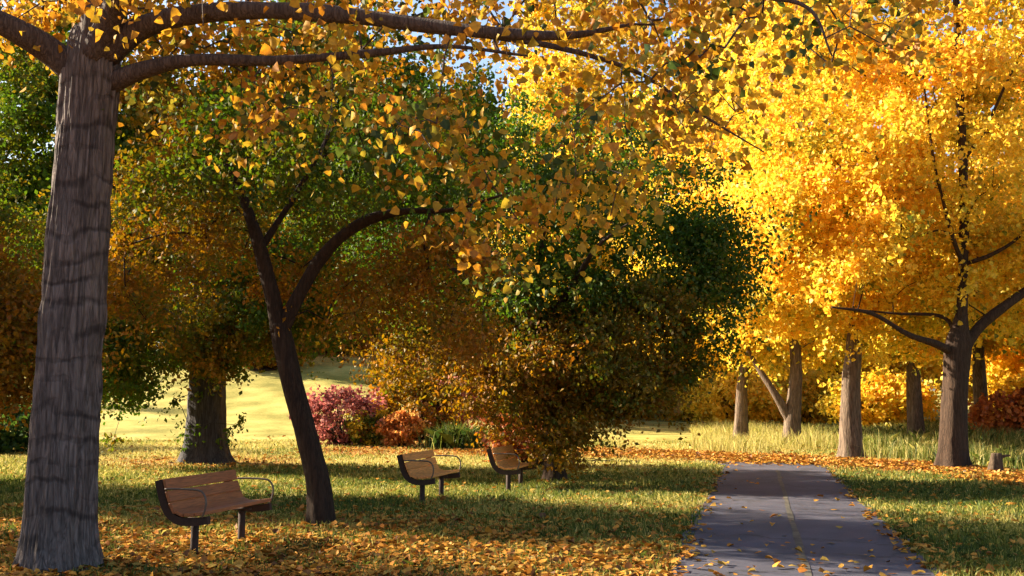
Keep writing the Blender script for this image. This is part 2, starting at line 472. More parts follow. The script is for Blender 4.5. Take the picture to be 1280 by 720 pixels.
def build_ground():
    def axis(lo, hi, near_lo, near_hi, fine, coarse_n):
        a = np.arange(near_lo, near_hi + 1e-6, fine)
        l = near_lo - (np.geomspace(1, 1 + near_lo - lo, coarse_n)[1:] - 1)[::-1]
        r = near_hi + (np.geomspace(1, 1 + hi - near_hi, coarse_n)[1:] - 1)
        return np.concatenate([l, a, r])
    xs = axis(-900, 900, -26, 34, .3, 26)
    ys = axis(-300, 1500, -4, 66, .3, 30)
    X, Y = np.meshgrid(xs, ys)
    Z = height(X, Y)
    V = np.stack([X, Y, Z], -1).reshape(-1, 3)
    nx, ny = len(xs), len(ys)
    i = (np.arange(ny - 1)[:, None] * nx + np.arange(nx - 1)[None, :]).ravel()
    K = np.stack([i, i + 1, i + 1 + nx, i + nx], 1)
    o = fast_mesh('ground', V, K, GROUND, smoothed=True)
    a = o.data.attributes.new('litter', 'FLOAT', 'POINT')
    a.data.foreach_set('value', litter_mask(V[:, 0], V[:, 1]).astype(np.float32))
    tag(o, kind='structure')
build_ground()

def strip(name, c, half, lift, mat, wob=0.0, cross=5):
    d = np.gradient(c, axis=0); d /= np.linalg.norm(d, axis=1)[:, None]
    nrm = np.stack([d[:, 1], -d[:, 0]], 1)
    rows = []
    for k, u in enumerate(np.linspace(-1, 1, cross)):
        w = half
        q = c + nrm * (u * w)
        if k in (0, cross - 1) and wob:
            s = noise3(np.stack([np.arange(len(c)) * .9, np.full(len(c), k * 7.), np.zeros(len(c))], 1), 5) - .5
            q = q + nrm * (s * wob)[:, None]
        rows.append(np.stack([q[:, 0], q[:, 1], height(q[:, 0], q[:, 1]) + lift], 1))
    V = np.stack(rows, 1).reshape(-1, 3)
    n = len(c)
    i = (np.arange(n - 1)[:, None] * cross + np.arange(cross - 1)[None, :]).ravel()
    K = np.stack([i, i + 1, i + 1 + cross, i + cross], 1)
    return tag(fast_mesh(name, V, K, mat, smoothed=True), kind='structure')
strip('asphalt_path', PC, 1.2, .022, ASPHALT, .2, 9)
strip('painted_line', PC[:63] + np.array([.045, 0]), .036, .027, PAINT, .03, 2)

# ------------------------------------------------------------------ tree growing
class Skeleton:
    def __init__(s):
        s.P = []; s.par = []; s.rad = []; s.chain = []; s.limbs = []
        s.ok = []
    def stem(s, pts, rad, parent=-1, ok=True):
        """explicit stem: returns node indices"""
        ids = []
        for p, r in zip(pts, rad):
            s.P.append(np.asarray(p, float)); s.rad.append(float(r)); s.par.append(parent); s.ok.append(ok)
            parent = len(s.P) - 1; ids.append(parent)
        return ids
    def reach(s, t, droop=0.0, step=.4, maxr=.05, lift=.18, zpen=.7):
        P = np.array(s.P); ok = np.array(s.ok)
        v = t - P
        d = np.linalg.norm(v, axis=1)
        cost = d + zpen * np.maximum(0, P[:, 2] - t[2]) + np.where(ok, 0, 1e6)
        j = int(np.argmin(cost)); a = P[j]; D = d[j]
        n = max(2, int(D / step))
        ctrl = a + (t - a) * .45 + np.array([0, 0, lift * D]) + rng.normal(size=3) * .07 * D
        ts = np.linspace(0, 1, n + 1)[1:, None]
        pts = (1 - ts) ** 2 * a + 2 * ts * (1 - ts) * ctrl + ts ** 2 * t
        pts[:-1] += rng.normal(size=(n - 1, 3)) * .03
        if droop: pts[-1, 2] -= droop
        ids = s.stem(pts, [0] * n, j)
        s.chain.append([j] + ids)
        return ids
    def finish(s, tip=.006, power=.5, cap=.8):
        n = len(s.P); cnt = np.zeros(n)
        haskid = np.zeros(n, bool)
        for i in range(n):
            if s.par[i] >= 0: haskid[s.par[i]] = True
        cnt[~haskid] = 1
        for i in range(n - 1, -1, -1):
            if s.par[i] >= 0: cnt[s.par[i]] += cnt[i]
        for i in range(n):
            if s.rad[i] == 0:
                r = tip * cnt[i] ** power
                p = s.par[i]
                if p >= 0: r = min(r, s.rad[p] * (cap if s.rad[p] > tip * 3 else 1))
                s.rad[i] = r
    def branches(s, root, off, bark, limb_mbs, limb_of, min_r=0):
        """every branch leaving the trunk is a part of its own; what grows from a limb joins that limb"""
        owner = {}
        mbs = []
        for ch in s.chain:
            pts = [s.P[i] for i in ch]; rr = [s.rad[i] for i in ch]
            rr[0] = min(rr[0], rr[1] * 1.25)
            j = ch[0]
            if j in owner: m = owner[j]
            elif j in limb_of: m = limb_mbs[limb_of[j]]
            else:
                m = MB(); mbs.append(m)
            for q in ch[1:]: owner[q] = m
            m.tube(pts, rr, 7 if rr[0] > .03 else (5 if rr[0] > .012 else 4), cap=False)
        for m in mbs: m.build('branch', bark, root, off=off)

def spline(pts, n):
    """Catmull-Rom through rows (x,y,z,r)"""
    p = np.asarray(pts, float); m = len(p)
    q = np.vstack([2 * p[0] - p[1], p, 2 * p[-1] - p[-2]])
    out = []
    for u in np.linspace(0, m - 1, n):
        i = min(int(u), m - 2); t = u - i
        a, b, c, d = q[i], q[i + 1], q[i + 2], q[i + 3]
        out.append(.5 * ((2 * b) + (-a + c) * t + (2 * a - 5 * b + 4 * c - d) * t * t + (-a + 3 * b - 3 * c + d) * t ** 3))
    return np.array(out)

def trunk_mesh(mb, sp, sides=28, furrow=.03, buttress=0.0, seed=0):
    """trunk with furrowed, slightly lobed section; sp rows x,y,z,r"""
    n = len(sp)
    a = np.linspace(0, 2 * np.pi, sides, endpoint=False)
    A, I = np.meshgrid(a, np.arange(n))
    z = sp[:, 2][:, None] + A * 0
    r = sp[:, 3][:, None]
    c = np.stack([np.cos(A) * 1.7, np.sin(A) * 1.7, z * .8], -1)
    lob = (noise3(c + seed * 3.3, 21) - .5) * .22
    f1 = np.abs(noise3(np.stack([np.cos(A) * 9, np.sin(A) * 9, z * 1.3], -1), 22 + seed) - .5) * 2
    f2 = np.abs(noise3(np.stack([np.cos(A) * 17, np.sin(A) * 17, z * 3.0], -1), 23 + seed) - .5) * 2
    rr = r * (1 + lob) + furrow * (f1 * .7 + f2 * .4 - .5)
    if buttress:
        base = np.exp(-(z - z.min()) / .38)
        rr = rr + r * base * buttress * (.55 + .45 * np.cos(A * 5 + seed + 1.2 * np.sin(A * 2)))
    V = np.stack([sp[:, 0][:, None] + rr * np.cos(A), sp[:, 1][:, None] + rr * np.sin(A), z], -1).reshape(-1, 3)
    fs = []
    for i in range(n - 1):
        for k in range(sides):
            k2 = (k + 1) % sides
            fs.append((i * sides + k, i * sides + k2, (i + 1) * sides + k2, (i + 1) * sides + k))
    fs.append(tuple((n - 1) * sides + k for k in range(sides)))
    mb.add(V, fs)

def clump(t, n, spread, prev=None, sub=9, tight=.22):
    """leaf positions of one spray: sub-sprays round the tip"""
    s = t + rng.normal(size=(sub, 3)) * spread * np.array([1, 1, .62])
    k = rng.integers(0, sub, n)
    u = rng.uniform(0, 1, (n, 1)) ** .6
    p = t * (1 - u) + s[k] * u + rng.normal(size=(n, 3)) * spread * tight
    return p

def sample_crown(blobs, n, seed=0, hollow=.35, gap=.45, gscale=.7):
    """points in a union of ellipsoids (c, r, weight) with noisy gaps, denser toward the shell"""
    out = []
    w = np.array([b[2] for b in blobs], float); w /= w.sum()
    while len(out) < n:
        b = blobs[rng.choice(len(blobs), p=w)]
        v = rng.normal(size=3); v /= np.linalg.norm(v)
        rr = rng.uniform(hollow ** 3, 1) ** (1 / 3)
        p = np.array(b[0]) + v * rr * np.array(b[1])
        if noise3(p[None] * gscale + seed, 31)[0] < gap * rng.uniform(.6, 1.1): continue
        out.append(p)
    return out

def make_tree(name, label, cat, base, trunk, blobs, clusters, per, spread, size, turn, group=None, limbs=(), bark=BARK_DARK, limb_bark=None,
              shape='round', furrow=.012, buttress=.5, droop=.5, seed=0, extra=(), maxz_trunk=None, gap=.45, tip=.006, sides=24, leafmat=None,
              rings=40, hollow=.35, twig_min=0, first_ok=None, droop_end=0, turn_fn=None, zpen=.7, clear=0.0, extra_per=None, extra_spread=None, curl=.25):
    """trunk: rows (x,y,z,r) world; limbs: list of rows; blobs: crown ellipsoids; turn=(mean, clump sd, leaf sd)"""
    base = np.asarray(base, float)
    root = empty(name, base, label, cat, group)
    sp = spline(trunk, rings)
    mb = MB(); trunk_mesh(mb, sp, sides, furrow, buttress, seed)
    mb.build('trunk', bark, root, off=base)
    sk = Skeleton()
    zc = first_ok if first_ok is not None else sp[int(len(sp) * .55), 2]
    ids = sk.stem(sp[:, :3], sp[:, 3])
    for i in ids: sk.ok[i] = sk.P[i][2] >= zc
    limb_mbs = []; limb_of = {}
    for lp in limbs:
        ls = spline(lp, max(10, 5 * len(lp)))
        j = int(np.argmin(np.linalg.norm(np.array(sk.P) - ls[0, :3], axis=1)))
        ln = sk.stem(ls[:, :3], ls[:, 3], j)
        for q in ln[:3]: sk.ok[q] = False
        m = MB()
        wob = (noise3(ls[:, :3] * 2.3 + seed, 9) - .5)[:, None] * .3
        m.tube(ls[:, :3], ls[:, 3] * (1 + wob[:, 0]), 12)
        limb_mbs.append(m)
        for q in ln: limb_of[q] = len(limb_mbs) - 1
    tg = sample_crown(blobs, clusters, seed, hollow, gap)
    if clear:      # drop foliage that hides the main limbs as seen from the eye
        LP = np.concatenate([spline(lp, 24)[:17, :3] for lp in limbs] + [sp[int(len(sp) * .4):, :3]])
        def hides_limb(t):
            k = (LP[:, 1] + .5) / max(t[1], .1)          # compare along rays from the eye
            d = np.hypot(LP[:, 0] - t[0] * k, (LP[:, 2] - EYE) - (t[2] - EYE) * k)
            return bool(np.any((d < clear) & (t[1] < LP[:, 1] + .35)))
        tg = [t for t in tg if not hides_limb(t)]
    n_ex = {}
    for e in extra:
        e = np.asarray(e, float); tg.append(e); n_ex[id(e)] = 1
    P0 = np.array(sk.P)[np.array(sk.ok)]
    tg.sort(key=lambda t: np.min(np.linalg.norm(P0 - t, axis=1)))
    C = []; T = []
    for t in tg:
        ids = sk.reach(t, droop_end, zpen=zpen)
        ex = id(t) in n_ex
        k = max(20, int((extra_per if ex and extra_per else per) * rng.uniform(.6, 1.4)))
        c = clump(sk.P[ids[-1]], k, (extra_spread if ex and extra_spread else spread) * rng.uniform(.75, 1.25))
        # a few leaves along the twig that carries the spray
        if len(ids) > 2:
            kk = k // 6
            q = np.array([sk.P[i] for i in ids[len(ids) // 2:]])
            c = np.concatenate([c, q[rng.integers(0, len(q), kk)] + rng.normal(size=(kk, 3)) * spread * .25])
        mean = turn[0] if turn_fn is None else turn_fn(t)
        tt = mean + rng.normal() * turn[1] + rng.normal(size=len(c)) * turn[2]
        C.append(c); T.append(tt)
    sk.finish(tip)
    sk.branches(root, base, limb_bark or bark, limb_mbs, limb_of)
    for m in limb_mbs: m.build('limb', limb_bark or bark, root, off=base)
    C = np.concatenate(C); T = np.clip(np.concatenate(T), 0, 1)
    gz = height(C[:, 0], C[:, 1]); keep = C[:, 2] > gz + .12
    leaf_mesh('crown', C[keep], size, T[keep], leafmat or LEAF, root, shape, droop, off=base, curl=curl)
    return root

def copy_tree(root, loc, rz, sc, label=None):
    r = root.copy(); COL.objects.link(r)
    r.location = loc; r.rotation_euler = (0, 0, rz); r.scale = (sc[0], sc[0], sc[1])
    if label: r['label'] = label
    for ch in root.children:
        c = ch.copy(); COL.objects.link(c); c.parent = r
    return r

def gz(p):
    return np.array([p[0], p[1], float(height(p[0], p[1]))])

# ---- 1. big cottonwood in the left foreground
D0 = gd(716) + .25
def tp(px, py, d, r): return [*at(px, py, d), r]
pxm = D0 / F
lt_trunk = [tp(74, 722, D0, .325), tp(74, 690, D0, .315), tp(76, 640, D0, .298), tp(84, 500, D0, .295), tp(97, 330, D0, .285), tp(104, 240, D0, .272),
            tp(112, 130, D0, .275), tp(116, 75, D0, .27), tp(118, 35, D0, .20)]
lt_trunk[0][2] = -.1
lt_limbs = [
    [tp(92, 88, D0, .15), tp(60, 62, D0 - .1, .13), tp(20, 38, D0 - .3, .115), tp(-40, 8, D0 - .5, .10), tp(-160, -60, D0 - .9, .08), tp(-300, -180, D0 - 1, .05)],
    [tp(120, 70, D0, .2), tp(124, 20, D0 - .1, .15), tp(122, -60, D0 - .2, .13), tp(135, -200, D0 - .1, .11), tp(150, -420, D0 + .3, .07), tp(140, -640, D0, .03)],
    [tp(118, 70, D0 - .1, .15), tp(137, 25, D0 - .3, .11), tp(155, -30, D0 - .6, .095), tp(200, -170, D0 - 1.2, .08), tp(300, -380, D0 - 1.6, .05), tp(380, -560, D0 - 2, .02)],
    [tp(130, 68, D0 - .05, .15), tp(175, 36, D0 - .2, .105), tp(235, 19, D0 - .4, .088), tp(330, 13, D0 - .7, .08), tp(440, 20, D0 - 1.0, .074), tp(540, 33, D0 - 1.2, .066),
     tp(630, 42, D0 - 1.4, .05), tp(715, 44, D0 - 1.4, .034), tp(790, 30, D0 - 1.3, .012)],
    [tp(135, 105, D0, .11), tp(178, 88, D0 - .1, .085), tp(240, 75, D0 - .2, .066), tp(330, 76, D0 - .3, .054), tp(400, 72, D0 - .3, .046), tp(470, 66, D0 - .2, .036), tp(560, 58, D0, .022), tp(660, 70, D0 + .2, .012)],
    [tp(560, 36, D0 - 1.25, .035), tp(700, 60, D0 - .9, .026), tp(800, 92, D0 - .7, .018), tp(880, 145, D0 - .6, .013), tp(955, 190, D0 - .6, .006)],
    [tp(155, -30, D0 - .6, .06), tp(420, -90, D0 - 1.6, .05), tp(760, -60, D0 - 2.1, .035), tp(930, -10, D0 - 2.2, .024), tp(1010, 10, D0 - 2.2, .014), tp(1040, 70, D0 - 2.2, .006)],
]
LB = [(0, 30), (100, 20), (160, 110), (250, 120), (300, 175), (400, 180), (480, 180), (540, 270), (600, 340), (680, 340), (740, 300), (800, 250), (860, 195), (960, 190), (1000, 90), (1060, 60), (1130, 100), (1150, 20)]
def left_targets():
    out = []
    while len(out) < 245:
        px = rng.uniform(0, 1150)
        if px > 960 and rng.uniform() < .68: continue
        if 430 < px < 930 and rng.uniform() < .25 and rng.uniform() < .6: continue
        low = np.interp(px, [a for a, _ in LB], [b for _, b in LB])
        py = rng.uniform(-70, low)
        if py > 60 and rng.uniform() < .22 + .22 * (py / max(low, 1)) ** 2: continue
        d = D0 + (rng.uniform(.35, 2.2) if py < 115 and px < 720 and rng.uniform() < .84 else rng.uniform(-2.0, .8))
        out.append(at(px, py, d))
    return out
LT = left_targets()
make_tree('cottonwood_tree', 'large cottonwood with thick grey furrowed trunk and golden leaves hanging over the lawn', 'tree',
          (lt_trunk[0][0], lt_trunk[0][1], 0), lt_trunk,
          [((-3.2, 9.3, 9.2), (5.0, 4.8, 3.6), 1.0), ((-2.0, 7.6, 7.2), (4.5, 3.0, 1.6), .45)], 190, 62, .5, .08, (.58, .06, .11),
          limbs=lt_limbs, bark=BARK_GREY, limb_bark=BARK_LIMB, furrow=.055, buttress=.42, droop=.9, seed=1, extra=LT, sides=150, rings=230,
          first_ok=4.6, tip=.0045, droop_end=.12, gap=.4, zpen=.15, curl=.5, extra_per=46, extra_spread=.42,
          turn_fn=lambda t: .56 - .30 * (rng.uniform() < .16), leafmat=HANG)

# ---- 2. leaning two-stemmed tree behind the near bench
DA = gd(655)
def ta(px, py, r, dd=0): return [*at(px, py, DA + dd), r]
a_trunk = [ta(402, 662, .165), ta(402, 640, .155), ta(398, 600, .145), ta(385, 550, .138), ta(368, 490, .135), ta(354, 430, .135), ta(349, 405, .12)]
a_trunk[0][2] = -.1
a_limbs = [
    [ta(349, 415, .115), ta(343, 380, .105), ta(334, 345, .098), ta(322, 300, .085), ta(305, 250, .06, .2), ta(285, 200, .045, .4), ta(270, 140, .025, .6)],
    [ta(351, 415, .11), ta(366, 384, .095), ta(384, 350, .088), ta(402, 322, .082), ta(430, 293, .074, -.1), ta(465, 273, .062, -.2), ta(510, 264, .045, -.3), ta(565, 262, .025, -.4), ta(640, 240, .012, -.6)],
    [ta(325, 312, .05), ta(365, 250, .04, .3), ta(400, 190, .03, .5), ta(430, 130, .015, .8)],
]
def blob(px, py, d, rx, ry, rz, w): return (at(px, py, d), (rx, ry, rz), w)
def turnA(t):
    z = t[2]
    return np.clip(.62 - .42 * smooth(3.4, 4.6, z) * smooth(.28, .5, noise3(t[None] * .8, 4)[0]), .08, .95)
make_tree('park_tree', 'dark leaning tree with forked trunk and rust brown crown behind the nearest bench', 'tree',
          (a_trunk[0][0], a_trunk[0][1], 0), a_trunk,
          [blob(330, 250, DA + .6, 1.9, 2.0, 1.5, 1.0), blob(470, 230, DA + .2, 1.8, 1.9, 1.6, 1.0), blob(230, 330, DA + 1.2, 1.3, 1.6, 1.1, .55), blob(520, 380, DA + .8, 1.3, 1.5, .95, .6)],
          250, 190, .34, .075, (.66, .09, .09), limbs=a_limbs, bark=BARK_BLACK, seed=2, furrow=.014, buttress=.35, shape='lozenge', droop=.5,
          first_ok=2.55, clear=.36, leafmat=BRONZE, turn_fn=turnA, tip=.0042, rings=70, sides=36, gap=.42)

# ---- 3. spreading green and bronze tree over the far benches
DB = 20.5
bx = at(694, 560, DB)[0]
b_trunk = [[bx, DB, -.1, .20], [bx, DB, .3, .18], [bx - .1, DB, 1.2, .16], [bx - .25, DB - .1, 2.3, .14], [bx - .35, DB - .1, 3.4, .1], [bx - .2, DB, 5, .05]]
b_limbs = [
    [[bx - .15, DB, 1.6, .1], [bx + .5, DB - .2, 2.5, .08], [bx + 1.4, DB - .5, 3.2, .06], [bx + 2.6, DB - .6, 3.8, .03], [bx + 3.6, DB - .5, 3.9, .012]],
    [[bx - .25, DB, 2.2, .09], [bx - .9, DB - .6, 3.2, .07], [bx - 1.8, DB - 1.2, 3.9, .05], [bx - 2.8, DB - 1.3, 4.4, .02]],
    [[bx - .3, DB, 2.8, .08], [bx + .3, DB - .9, 3.7, .06], [bx + .7, DB - 2.0, 4.3, .04], [bx + 1.2, DB - 2.8, 4.6, .015]],
]
def turnB(t):
    v = .57 + .10 * (noise3(t[None] * .9, 14)[0] - .5)
    green = smooth(2.5, 4.4, t[2] + 1.1 * (noise3(t[None] * .55, 6)[0] - .5) * 2 + max(0, t[0] - 2.6) * .9)
    return np.clip(v - .50 * green, .05, .95)
make_tree('park_tree', 'broad low spreading tree, green above and bronze below, beside the path', 'tree', (bx, DB, 0), b_trunk,
          [blob(640, 270, DB, 2.5, 2.1, 2.4, 1.0), blob(660, 175, DB, 2.3, 1.8, 1.2, .6), blob(560, 190, DB, 1.5, 1.6, 1.2, .3), blob(790, 300, DB - .3, 2.1, 1.9, 2.2, 1.0), blob(880, 350, DB - .3, 1.0, 1.6, 1.2, .35), blob(700, 430, DB - .5, 2.3, 1.9, 1.6, .9),
           blob(780, 430, DB - .8, 1.6, 1.7, 1.4, .55), blob(560, 400, DB + .3, 1.8, 1.8, 1.7, .6), blob(700, 525, DB - 1.5, .75, 1.0, .75, .42), blob(640, 490, DB - 1.3, .9, .8, .8, .22), blob(770, 490, DB - 1.0, 1.0, .9, .7, .22), blob(500, 250, DB + .5, 1.8, 2, 2.2, .5)],
          500, 210, .42, .095, (.6, .10, .09), limbs=b_limbs, seed=3, extra=[at(x, y, DB - 1.3 + .25 * rng.normal()) for x, y in ((675, 545), (690, 562), (704, 548), (718, 560), (698, 572), (712, 574), (728, 540), (684, 520), (712, 522), (740, 520), (655, 530), (668, 560), (765, 505), (790, 500), (812, 505), (830, 490), (855, 470), (880, 450), (900, 430), (915, 400), (928, 375), (640, 505), (620, 480))], extra_per=190, extra_spread=.36, shape='lozenge', first_ok=1.9, leafmat=BRONZE, turn_fn=turnB, tip=.0045, gap=.40, droop=.6, rings=50, zpen=.25)

# ---- 4. old thick trunk at the back left
cb = g(258, 577); cb[2] = 0
DC = cb[1]
def tc_(px, py, r, dd=0): return [*at(px, py, DC + dd), r]
c_trunk = [tc_(258, 582, .56), tc_(257, 560, .53), tc_(258, 520, .50), tc_(259, 460, .47), tc_(260, 390, .40), tc_(258, 320, .32), tc_(262, 260, .2), tc_(255, 200, .1)]
c_trunk[0][2] = -.15
def turnC(t):
    return np.clip(.36 + .62 * (noise3(t[None] * .42, 12)[0] - .42) - .2 * smooth(2.6, 1.4, t[2]), .06, .9)
sprigs = [at(x, y, DC - .6) + rng.normal(size=3) * .1 for x, y in ((228, 546), (236, 528), (290, 545), (294, 528), (140, 540), (148, 518), (240, 500), (215, 490), (190, 480))]
make_tree('old_tree', 'massive old tree with dark buttressed trunk and low green sprigs at its base', 'tree', (cb[0], cb[1], 0), c_trunk,
          [((cb[0] - .6, DC - 1.4, 4.5), (4.4, 1.9, 2.1), 1.0), ((cb[0] - 1, DC - 1.2, 3.4), (3.8, 2.0, 1.3), .5), ((cb[0] + 2.5, DC - 1.5, 4.2), (3.0, 1.7, 1.8), .4), blob(185, 462, DC - 1.2, 2.4, 1.3, .8, .4)],
          320, 210, .5, .12, (.4, .1, .1), seed=4, bark=bark_material('blue_black_bark', (.012, .012, .014), (.075, .07, .075), .8), furrow=.05, buttress=.55,
          first_ok=2.6, extra=sprigs, extra_per=60, extra_spread=.25, shape='lozenge', leafmat=BRONZE, turn_fn=turnC, sides=48, rings=70, gap=.42, zpen=.2)

# ---- 5. trees at the left edge and left of the frame; they shade the lawn
def edge_tree(name, label, x, y, h, rad, trunk_r, clusters, per, size, turn, seed, low=1.6, group=None, leaf='lozenge', spread=.55, bark=BARK_DARK, gap=.42, sd=(.1, .08), lean=0, limbs=(), first=None, cat='tree', turn_fn=None, furrow=.02, mat=None, more=()):
    z0 = float(height(x, y))
    tr = [[x, y, z0 - .15, trunk_r * 1.12], [x, y, z0 + .4, trunk_r], [x + lean * .1, y, z0 + h * .2, trunk_r * .9], [x + lean * .3, y, z0 + h * .42, trunk_r * .7], [x + lean * .5, y + .1, z0 + h * .65, trunk_r * .45], [x + lean * .6, y, z0 + h * .88, trunk_r * .12]]
    cz = z0 + low + (h - low) * .5
    bl = [((x + lean * .4, y, cz), (rad, rad, (h - low) * .5), 1.0), ((x + lean * .4 - rad * .3, y + rad * .2, z0 + low + (h - low) * .3), (rad * .85, rad * .8, (h - low) * .26), .5)] + list(more)
    return make_tree(name, label, cat, (x, y, z0), tr, bl, clusters, per, spread, size, (turn, *sd), group, limbs=limbs, bark=bark, seed=seed,
                     first_ok=first or z0 + low * 1.1, shape=leaf, gap=gap, rings=40, turn_fn=turn_fn, furrow=furrow, zpen=.3, leafmat=mat)
edge_tree('orange_tree', 'amber crowned tree behind the big grey trunk at the left edge', -10.7, 17.9, 13.0, 2.3, .22, 460, 170, .10, .58, 5, low=1.3, mat=BRONZE,
          turn_fn=lambda t: .66 - .42 * float(smooth(3.9, 5.3, t[2])), more=[blob(-5, 400, 17.5, 1.1, 1.2, 1.3, .3), blob(0, 440, 17.0, 1.0, 1.0, .8, .14)])
edge_tree('orange_tree', 'amber tree second from the camera left of the frame, shading the lawn', -15.5, 12.8, 9.5, 3.1, .24, 210, 150, .14, .6, 6, low=1.4, mat=BRONZE)
edge_tree('green_tree', 'tall green tree left of the frame, behind the amber one that shades the lawn', -21, 21.6, 13, 2.4, .3, 230, 140, .17, .25, 7, low=1.8, mat=BRONZE)
edge_tree('yellow_tree', 'golden tree left of the frame nearest the camera', -12.5, 7.6, 8, 2.8, .22, 160, 130, .14, .52, 8, low=1.6, mat=BRONZE)

edge_tree('green_tree', 'tall narrow green tree far left of the frame beside the open lawn', -38, 42, 16, 2.0, .3, 150, 120, .2, .22, 51, low=3, mat=BRONZE)
edge_tree('green_tree', 'tall narrow green tree on the rise far left of the frame', -52, 63, 17, 2.2, .3, 150, 120, .24, .25, 52, low=3, mat=BRONZE)
p = at(725, 540, 50)
edge_tree('yellow_tree', 'pale yellow tree rising behind the green crown of the broad low tree', p[0], 50, 22.5, 3.9, .28, 400, 130, .19, .42, 53, low=3.2, mat=GOLD, sd=(.06, .05), spread=.7, leaf='round')

# ---- 6. yellow grove to the right of the path
def turnY(base):
    return lambda t: base - .025 + .14 * (noise3(t[None] * .35, 17)[0] - .45)
t1 = g(1190, 588); D1 = t1[1]
def t1p(px, py, r, dd=0): return [*at(px, py, D1 + dd), r]
tr1 = [t1p(1190, 594, .36), t1p(1190, 570, .31), t1p(1192, 520, .28), t1p(1195, 470, .27), t1p(1198, 430, .27), t1p(1200, 405, .17), t1p(1203, 370, .12), t1p(1205, 240, .10), t1p(1200, 120, .09), t1p(1195, -20, .07), t1p(1190, -180, .03)]
tr1[0][2] = -.1
lim1 = [[t1p(1202, 440, .15), t1p(1225, 408, .12), t1p(1262, 378, .10), t1p(1330, 330, .08, .4), t1p(1420, 260, .05, .6), t1p(1500, 180, .02, 1)],
        [t1p(1193, 442, .11), t1p(1170, 430, .09, -.2), t1p(1135, 418, .06, -.4), t1p(1090, 392, .045, -.5), t1p(1040, 384, .02, -.8)],
        [t1p(1206, 335, .06, -.1), t1p(1192, 300, .05, -.4), t1p(1180, 255, .04, -.6), t1p(1168, 205, .032, -.8), t1p(1158, 130, .02, -.9), t1p(1150, 60, .01, -1)],
        [t1p(1206, 330, .05), t1p(1240, 318, .042, -.4), t1p(1275, 295, .03, -.7), t1p(1310, 250, .015, -.9)],
        [t1p(1204, 200, .05), t1p(1230, 165, .04, -.3), t1p(1255, 110, .03, -.6), t1p(1280, 60, .015, -.6)],
        [t1p(1198, 425, .07), t1p(1178, 396, .045, .4), t1p(1120, 392, .03, .7), t1p(1050, 385, .015, 1)]]
make_tree('yellow_tree', 'stout dark trunked yellow tree forking into a Y near the path', 'tree', (t1[0], t1[1], 0), tr1,
          [blob(1180, 150, D1 + .8, 4.6, 3.6, 4.6, 1.0), blob(1080, 270, D1 + 1, 2.8, 2.8, 2.2, .5), blob(1270, 350, D1 + .8, 2.2, 2.2, 1.4, .25), blob(1120, 60, D1, 4.0, 3.0, 3.0, .4)],
          380, 200, .5, .105, (.5, .08, .06), limbs=lim1, seed=9, bark=BARK_DARK, clear=.3, furrow=.03, first_ok=2.9, turn_fn=turnY(.5), gap=.40, rings=90, sides=40, group='yellow grove beside the path', leafmat=GOLD)

t2 = g(1063, 575); D2 = t2[1]
def t2p(px, py, r, dd=0): return [*at(px, py, D2 + dd), r]
tr2 = [t2p(1064, 582, .32), t2p(1064, 560, .29), t2p(1063, 520, .26), t2p(1064, 470, .24), t2p(1068, 420, .2), t2p(1070, 330, .16), t2p(1062, 220, .12), t2p(1070, 60, .08), t2p(1060, -150, .03)]
tr2[0][2] = -.1
lim2 = [[t2p(1067, 410, .1), t2p(1100, 370, .08, .3), t2p(1140, 320, .05, .6), t2p(1180, 240, .02, .8)], [t2p(1069, 380, .08), t2p(1040, 330, .06, -.3), t2p(1028, 262, .045, -.7), t2p(1012, 205, .03, -.9), t2p(1000, 150, .012, -.9)]]
make_tree('yellow_tree', 'yellow tree with straight limbless trunk, pale on its left, between stout and V forked trees', 'tree', (t2[0], t2[1], 0), tr2,
          [blob(1050, 170, D2 + .5, 4.8, 3.8, 5.2, 1.0), blob(980, 310, D2, 3.0, 3.0, 2.3, .6), blob(1110, 390, D2 + 1, 2.6, 2.4, 1.4, .3)],
          330, 190, .55, .12, (.48, .08, .06), limbs=lim2, seed=10, bark=BARK_PALE, furrow=.03, first_ok=3.2, turn_fn=turnY(.49), gap=.38, rings=70, sides=32, group='yellow grove beside the path', leafmat=GOLD)

t3 = g(990, 557); D3 = t3[1]
def t3p(px, py, r, dd=0): return [*at(px, py, D3 + dd), r]
tr3 = [t3p(990, 563, .33), t3p(990, 545, .29), t3p(991, 520, .27), t3p(993, 500, .25), t3p(995, 460, .2), t3p(990, 380, .16), t3p(980, 240, .12), t3p(985, 60, .07), t3p(980, -60, .03)]
tr3[0][2] = -.1
lim3 = [[t3p(989, 530, .17), t3p(978, 508, .15), t3p(966, 488, .12), t3p(945, 455, .09, .3), t3p(915, 400, .06, .5), t3p(880, 330, .03, .5)]]
make_tree('yellow_tree', 'yellow tree with V forked trunk whose left stem leans away', 'tree', (t3[0], t3[1], 0), tr3,
          [blob(985, 180, D3 + 1, 5.0, 4.0, 6.0, 1.0), blob(920, 330, D3 + .5, 3.4, 3.2, 2.8, .7), blob(1000, 410, D3 + 1.5, 3.2, 3.0, 1.6, .4)],
          330, 170, .65, .145, (.48, .08, .06), limbs=lim3, seed=11, bark=BARK_PALE, furrow=.03, first_ok=2.6, turn_fn=turnY(.5), gap=.38, sides=28, group='yellow grove beside the path', leafmat=GOLD)

